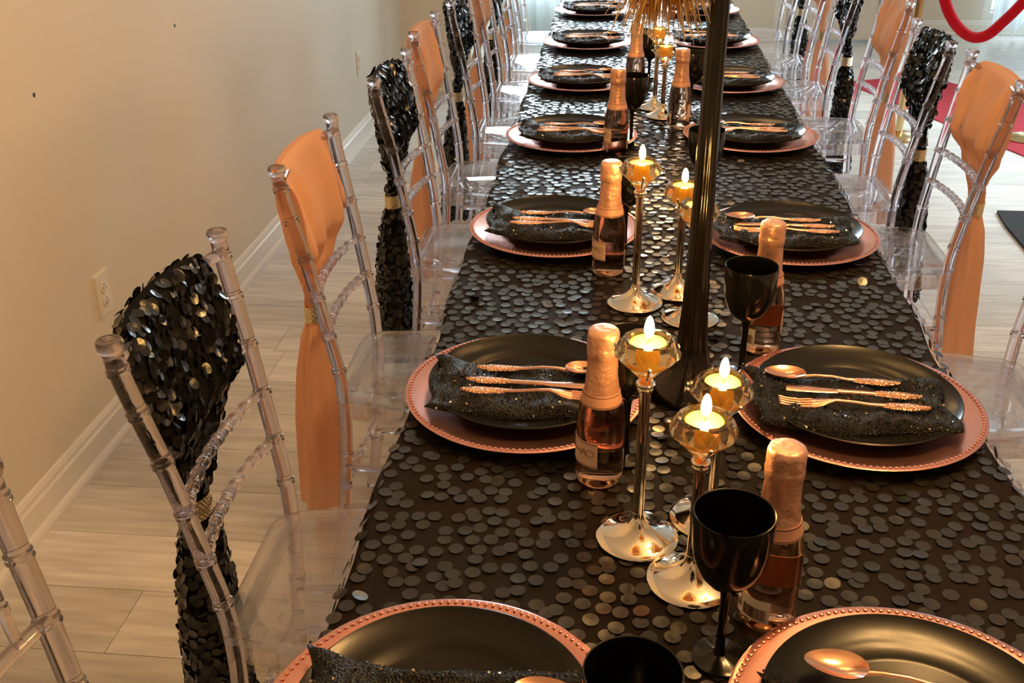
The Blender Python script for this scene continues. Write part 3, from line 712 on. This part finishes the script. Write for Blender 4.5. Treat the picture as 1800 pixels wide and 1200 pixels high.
def chair_proto():
    t = thing('bamboo_chair', '', 'chair', (0, 0, 0), 0, 'clear resin bamboo-style chairs')
    for s in (-1, 1):
        path = catmull([(x, s*y, z) for x, y, z in POST], 4)
        mb, _ = ringed(path, 0.0128, arc_of(path, (0.886, 0.822, 0.745, 0.662, 0.578, 0.50, 0.30, 0.15)))
        po = obj('back_post', mb, M['chair'], t, angle=50)
        p = POST[0]
        obj('finial', MB().lathe([(0, -0.004), (0.0128, -0.004), (0.0155, -0.001), (0.0166, 0.003), (0.0166, 0.010), (0.0150, 0.0125), (0.0128, 0.0125), (0.0112, 0.010), (0, 0.0095)], 20, (p[0], s*p[1], p[2])), M['chair'], po, angle=40)
    def rail(name, z, r, rings, bow):
        a = post_at(z); pts = [(a[0]-bow*(1-(k/6-1)**2), -a[1]+2*a[1]*k/12, z) for k in range(13)]
        mb, L = ringed(pts, r, [0.03+0.0305*k for k in range(rings)] if rings else [], 0.0018, 10)
        obj(name, mb, M['chair'], t, angle=50)
    rail('top_rail', 0.893, 0.0095, 0, 0.022)
    rail('back_rail', 0.745, 0.0085, 0, 0.022)
    rail('back_rail', 0.662, 0.0085, 9, 0.022)
    rail('back_rail', 0.578, 0.0085, 9, 0.022)
    for k in range(5):
        f = (k-2)/2.6
        a, b = post_at(0.893), post_at(0.745); bw = 0.022*(1-f*f)
        mb, _ = ringed([(a[0]-bw, a[1]*f, 0.893), ((a[0]+b[0])/2-bw, (a[1]+b[1])/2*f, 0.819), (b[0]-bw, b[1]*f, 0.745)], 0.0062, [0.045, 0.105], 0.0016, 9)
        obj('spindle', mb, M['chair'], t, angle=50)
    def outline(inset, n=10):
        pts = []
        cs = [(-0.195, -0.158, 0.05), (0.215, -0.205, 0.075), (0.215, 0.205, 0.075), (-0.195, 0.158, 0.05)]
        for q, (x, y, rr) in enumerate(cs):
            sx = 1 if x > 0 else -1; sy = 1 if y > 0 else -1
            x -= sx*inset; y -= sy*inset; rr = max(0.012, rr-inset)
            a0 = {0: PI, 1: -PI/2, 2: 0, 3: PI/2}[q]
            for k in range(n+1):
                a = a0 + PI/2*k/n; pts.append((x-sx*rr+rr*math.cos(a), y-sy*rr+rr*math.sin(a)))
        return pts
    o1, o2, o3 = outline(0.0), outline(0.004), outline(0.024)
    n_ = len(o1); mb = MB()
    lay = [(o2, 0.424), (o1, 0.427), (o1, 0.434), (o2, 0.438), (o3, 0.4385), (outline(0.034), 0.4345)]
    vs = [(x, y, z) for o_, z in lay for x, y in o_]
    fs = [(q*n_+k, q*n_+(k+1) % n_, (q+1)*n_+(k+1) % n_, (q+1)*n_+k) for q in range(len(lay)-1) for k in range(n_)]
    fs.append(tuple(range(n_-1, -1, -1))); fs.append(tuple((len(lay)-1)*n_+k for k in range(n_)))
    obj('seat', mb.add(vs, fs), M['seat'], t, angle=35)
    oa, ob = outline(0.014), outline(0.020); mb = MB()
    vs = [(x, y, z) for o_, z in ((oa, 0.380), (oa, 0.4235), (ob, 0.4235), (ob, 0.380)) for x, y in o_]
    fs = [(q*n_+k, q*n_+(k+1) % n_, ((q+1) % 4)*n_+(k+1) % n_, ((q+1) % 4)*n_+k) for q in range(4) for k in range(n_)]
    fs = [tuple(reversed(f)) for f in fs]
    obj('seat_apron', mb.add(vs, fs), M['seat'], t, angle=35)
    for s in (-1, 1):
        mb, _ = ringed([(0.175, s*0.168, 0.381), (0.180, s*0.170, 0.2), (0.188, s*0.174, 0.0)], 0.0125, [0.06, 0.16, 0.26, 0.34])
        obj('front_leg', mb, M['chair'], t, angle=50)
        for z in (0.17, 0.27):
            a = post_at(z); mb, _ = ringed([(a[0], s*a[1], z), (0.0, s*0.162, z), (0.181, s*0.171, z)], 0.0075, [0.09, 0.18, 0.27], 0.0018, 10)
            obj('side_stretcher', mb, M['chair'], t, angle=50)
    for z in (0.20, 0.29):
        mb, _ = ringed([(0.180, -0.170, z), (0.180, 0.170, z)], 0.0075, [0.08, 0.17, 0.26], 0.0018, 10); obj('front_stretcher', mb, M['chair'], t, angle=50)
    a = post_at(0.22); mb, _ = ringed([(a[0], -a[1], 0.22), (a[0], a[1], 0.22)], 0.0075, [0.08, 0.15, 0.22], 0.0018, 10); obj('rear_stretcher', mb, M['chair'], t, angle=50)
    return t
# sashes: over the top rail, gathered behind the back, hanging nearly to the floor
SK = [(0.914, -0.244, -0.256, 0.130), (0.906, -0.233, -0.264, 0.142), (0.890, -0.226, -0.266, 0.146), (0.82, -0.208, -0.258, 0.148), (0.76, -0.196, -0.249, 0.146), (0.735, -0.194, -0.246, 0.140),
      (0.70, -0.212, -0.246, 0.122), (0.66, -0.2315, -0.252, 0.098), (0.62, -0.236, -0.262, 0.064), (0.578, -0.241, -0.277, 0.026), (0.540, -0.240, -0.277, 0.026), (0.50, -0.234, -0.290, 0.042),
      (0.42, -0.228, -0.305, 0.052), (0.30, -0.224, -0.318, 0.057), (0.18, -0.222, -0.326, 0.060), (0.085, -0.224, -0.334, 0.064)]
SZ = [0.0]
for a, b in zip(SK, SK[1:]): SZ.append(SZ[-1]+math.hypot(a[0]-b[0], a[1]-b[1]))
SZ = [q/SZ[-1] for q in SZ]
def sash_point(u, v, kind, seed):
    """closed sleeve round the back: u 0..1 around, v 0..1 from the top rail down to the hem"""
    v = min(1, max(0, v))
    for q in range(len(SK)-1):
        if v <= SZ[q+1] + 1e-9:
            t = (v-SZ[q])/(SZ[q+1]-SZ[q]); a, b = SK[q], SK[q+1]; break
    z, xf, xb, w = [a[k]+(b[k]-a[k])*t for k in range(4)]
    an = 2*PI*u; c, s = math.cos(an), math.sin(an)
    upper = max(0, min(1, (z-0.60)/0.1))
    ex = 1.0-0.45*upper                                     # flatter section above
    cx_ = math.copysign(abs(c)**ex, c); sy = math.copysign(abs(s)**ex, s)
    f = (0.10 if kind == 'pink' else 0.04)
    fold = 1 + f*(1-0.75*upper)*math.sin(an*5+seed+v*4) + f*0.6*(1-0.75*upper)*math.sin(an*9+seed*2-v*7)
    mid, hd = (xf+xb)/2, (xf-xb)/2
    y = w*sy*fold; x = mid + hd*cx_*fold
    if upper > 0:
        rel = min(1, abs(y)/0.16)
        x -= 0.020*(1-rel*rel)*min(1, max(0, (z-0.66)/0.04))
        amp = (0.0075 if kind == 'pink' else 0.0022)*upper*min(1, max(0, (0.905-z)/0.05))
        x += amp*(math.sin(y*75+seed+(0.9-z)*10*(1 if y > 0 else -1)) + 0.6*math.sin(y*160-seed*3+(0.9-z)*22))
        if z > 0.88: z -= 0.006*rel*rel
    return Vector((x, y, z))
def sash_proto(kind, individual, seed):
    m_ = M['sash_pink'] if kind == 'pink' else M['sash_black']
    nm = 'peach_chair_sash' if kind == 'pink' else 'sequin_chair_sash'
    t = thing(nm, '', 'chair sash', (0, 0, 0), 0, 'peach chair sashes' if kind == 'pink' else 'black sequin chair sashes')
    mb = MB().grid(lambda u, v: sash_point(u, v, kind, seed), 72, 90)
    mb.f.append(tuple(range(72)))
    obj('fabric', mb, m_, t, angle=80)
    bk = obj('buckle', MB().lathe([(1.0, -0.018), (1.06, -0.018), (1.06, 0.018), (1.0, 0.018), (1.0, -0.018)], 28, rad=lambda a, r, z: r/math.sqrt((math.cos(a)/0.0195)**2+(math.sin(a)/0.0285)**2)), M['buckle'], t, (-0.2585, 0, 0.558))
    stn = MB()
    for q in range(7):
        for k in range(22):
            a = 2*PI*(k+0.5*(q % 2))/22; rr = 1.07/math.sqrt((math.cos(a)/0.0195)**2+(math.sin(a)/0.0285)**2)
            c = (rr*math.cos(a), rr*math.sin(a), -0.0155+0.0052*q); h = 0.0020
            stn.add([(c[0]+h*dx, c[1]+h*dy, c[2]+h*dz) for dx, dy, dz in ((1,0,0),(-1,0,0),(0,1,0),(0,-1,0),(0,0,1),(0,0,-1))], [(0,2,4),(2,1,4),(1,3,4),(3,0,4),(2,0,5),(1,2,5),(3,1,5),(0,3,5)])
    so_ = obj('rhinestones', stn, M['stone'], bk, smooth=False); so_['kind'] = 'stuff'
    if kind == 'black':
        r_ = 0.0088; items = []
        v = 0.012
        while v < 1.0:
            ring = [sash_point(k/96, v, kind, seed) for k in range(97)]; cum = [0.0]
            for a, b in zip(ring, ring[1:]): cum.append(cum[-1]+(b-a).length)
            per = cum[-1]; n_ = max(4, int(per/0.0150)); o0 = R.random()
            for k in range(n_):
                d = (((k+o0+R.uniform(-0.3, 0.3))/n_) % 1.0)*per; q = 0
                while q < 95 and cum[q+1] < d: q += 1
                u = (q + (d-cum[q])/max(1e-9, cum[q+1]-cum[q]))/96
                vv = min(1, max(0.005, v+R.uniform(-0.007, 0.007)))
                p = sash_point(u, vv, kind, seed); e = 0.006
                if 0.535 < p.z < 0.582: continue
                du = sash_point((u+e) % 1, vv, kind, seed)-sash_point((u-e) % 1, vv, kind, seed); dv = sash_point(u, min(1, vv+e), kind, seed)-sash_point(u, max(0, vv-e), kind, seed)
                nr = du.cross(dv); nr = nr.normalized() if nr.length > 1e-9 else Vector((1, 0, 0))
                if nr.dot(Vector((p.x+0.262, p.y*0.4, 0.3 if vv < 0.05 else 0))) < 0: nr = -nr
                tl = 0.24
                nn = Vector((nr.x+R.gauss(0, tl), nr.y+R.gauss(0, tl), nr.z+R.gauss(0, tl)))
                items.append((p + nr*R.uniform(0.001, 0.0045), nn, nr.x + 0.6*nr.z))
            v += 0.0170
        items.sort(key=lambda q: -q[2])
        if individual:
            dd = MB(); disc(dd, (0, 0, 0), (0, 0, 1), r_, 12, 0.0006); me = dd.mesh('sequin', M['sash_sequin'], False)
            for p, nn, sd in items[:300]:
                o_ = link('sequin', me, t, p); o_.rotation_euler = Vector((0, 0, 1)).rotation_difference(nn.normalized()).to_euler()
            items = items[300:]
        sm_ = MB()
        for p, nn, sd in items: disc(sm_, p, nn, r_, 10, 0.0006)
        o_ = obj('sequins', sm_, M['sash_sequin'], t, smooth=False); o_['kind'] = 'stuff'
    return t
cp = chair_proto()
sash_pink = sash_proto('pink', False, 0.4)
sash_near = sash_proto('black', True, 1.3)
sash_far = sash_proto('black', False, 2.2)
LX, RXC = -0.463, 0.575
CH_L = [(0.42, LX), (1.047, LX), (1.728, LX-0.008), (2.433, LX+0.012), (3.047, LX-0.01), (3.625, LX+0.01), (4.26, LX), (4.86, LX), (5.50, LX)]
CH_R = [(1.06, RXC), (1.71, RXC), (2.500, RXC+0.005), (2.985, RXC-0.02), (3.715, RXC+0.05), (4.36, RXC+0.02), (4.95, RXC+0.02), (5.62, RXC+0.02)]
for side, lst in ((-1, CH_L), (1, CH_R)):
    for i, (y, x) in enumerate(lst):
        rz = (0 if side < 0 else PI) + R.uniform(-0.02, 0.02)
        black = (i % 2 == 1)
        who = f'{(ORD+["ninth"])[i]} from camera, {WHERE[side]}'
        edge = ('left' if side < 0 else 'right') + ' edge of the photo'
        place(cp, (x, y, 0), rz, f'clear resin chair cut off by the {edge}, {WHERE[side]}' if i == 0 else f'clear resin chair wearing a {"black sequin" if black else "peach"} sash, {who}')
        if side < 0 and i == 0: continue        # its sash lies outside the frame
        if black:
            pr = sash_near if (side, i) in ((-1, 1), (-1, 3), (1, 3)) else sash_far
            so_ = place(pr, (x, y, 0), rz, f'black sequin sash with jewelled buckle on chair {who}'); so_.scale = (1, 0.92, 1)
        else:
            place(sash_pink, (x, y, 0), rz, f'peach tulle sash gathered in buckle on chair {who}')

# ------------------------------------------------------------------ wall outlets
def outlet(y, z, label):
    t = thing('wall_outlet', label, 'outlet', (WX, y, z), 0, 'white wall outlets')
    obj('cover_plate', MB().box(0, 0.004, -0.036, 0.036, -0.059, 0.059).box(0.004, 0.0062, -0.033, 0.033, -0.056, 0.056), M['plastic_white'], t, smooth=False)
    for s in (-1, 1):
        rc = obj('receptacle', MB().lathe([(0.0168, 0), (0.0168, 0.0030), (0.0155, 0.0036), (0, 0.0036)], 24), M['plastic_white'], t, (0.006, 0, s*0.0195), (0, PI/2, 0))
        for yy, hh in ((-0.0063, 0.0045), (0.0063, 0.0037)):
            obj('slot', MB().box(-hh+0.003, hh+0.003, yy-0.001, yy+0.001, 0.0034, 0.0040), M['slot'], rc, smooth=False)
        obj('ground_hole', MB().lathe([(0.0024, 0.0034), (0.0024, 0.0040), (0, 0.0040)], 10, (-0.008, 0, 0)), M['slot'], rc)
    obj('screw', MB().lathe([(0.003, 0), (0.0028, 0.001), (0, 0.0013)], 10), M['plastic_white'], t, (0.0062, 0, 0), (0, PI/2, 0))
outlet(2.136, 0.389, 'white double outlet on the left wall beside the nearest black sash')
outlet(4.975, 0.394, 'white double outlet far along the left wall near the corner')

# ------------------------------------------------------------------ red carpet, black mat, rope barrier
a = Vector((0.345, -0.939, 0)).normalized(); b_ = Vector((0.93, 0.36, 0)).normalized(); c0 = Vector((1.302, 6.45, 0))
P = [c0, c0+b_*0.50+Vector((0,0.02,0)), c0+b_*0.62+a*0.20, c0+b_*0.95+a*2.1, c0+a*2.1]
tag(obj('red_carpet', MB().prism([(p.x, p.y) for p in reversed(P)], 0.0, 0.006), M['carpet'], smooth=False), 'red carpet runner on the grey floor behind the door-side chairs', 'carpet')
tag(obj('black_mat', MB().prism([(1.44, 3.05), (2.9, 3.05), (2.9, 4.06), (1.487, 4.06), (1.466, 3.885)], 0.0, 0.012), M['mat'], smooth=False), 'flat black mat on the floor at the right edge of the photo', 'mat')
RY = 5.20
def stanchion(x, y, label):
    t = thing('rope_stanchion', label, 'stanchion', (x, y, 0), 0, 'brass rope stanchions')
    obj('base', MB().lathe([(0, 0), (0.10, 0), (0.105, 0.01), (0.09, 0.02), (0.03, 0.035), (0, 0.036)], 40), M['brass'], t)
    obj('pole', MB().lathe([(0.02, 0.03), (0.02, 0.90), (0, 0.90)], 20), M['brass'], t)
    obj('knob', MB().lathe([(0.024, 0.90), (0.03, 0.905), (0.03, 0.93), (0.018, 0.945), (0.022, 0.96), (0.012, 0.985), (0, 0.99)], 20), M['brass'], t)
stanchion(1.345, RY, 'brass stanchion holding the left end of the red rope, behind the chairs')
stanchion(1.985, RY, 'brass stanchion holding the right end of the red rope, past the frame edge')
rp = catmull([(1.352, RY, 0.925), (1.40, RY, 0.83), (1.458, RY, 0.690), (1.490, RY, 0.626), (1.539, RY, 0.564), (1.596, RY, 0.520), (1.647, RY, 0.508), (1.698, RY, 0.525), (1.751, RY, 0.580), (1.801, RY, 0.640), (1.85, RY, 0.71), (1.92, RY, 0.82), (1.978, RY, 0.925)], 4)
tag(obj('velvet_rope', MB().tube(rp, 0.026, 14), M['velvet']), 'red velvet barrier rope hanging in a deep curve at top right', 'rope')
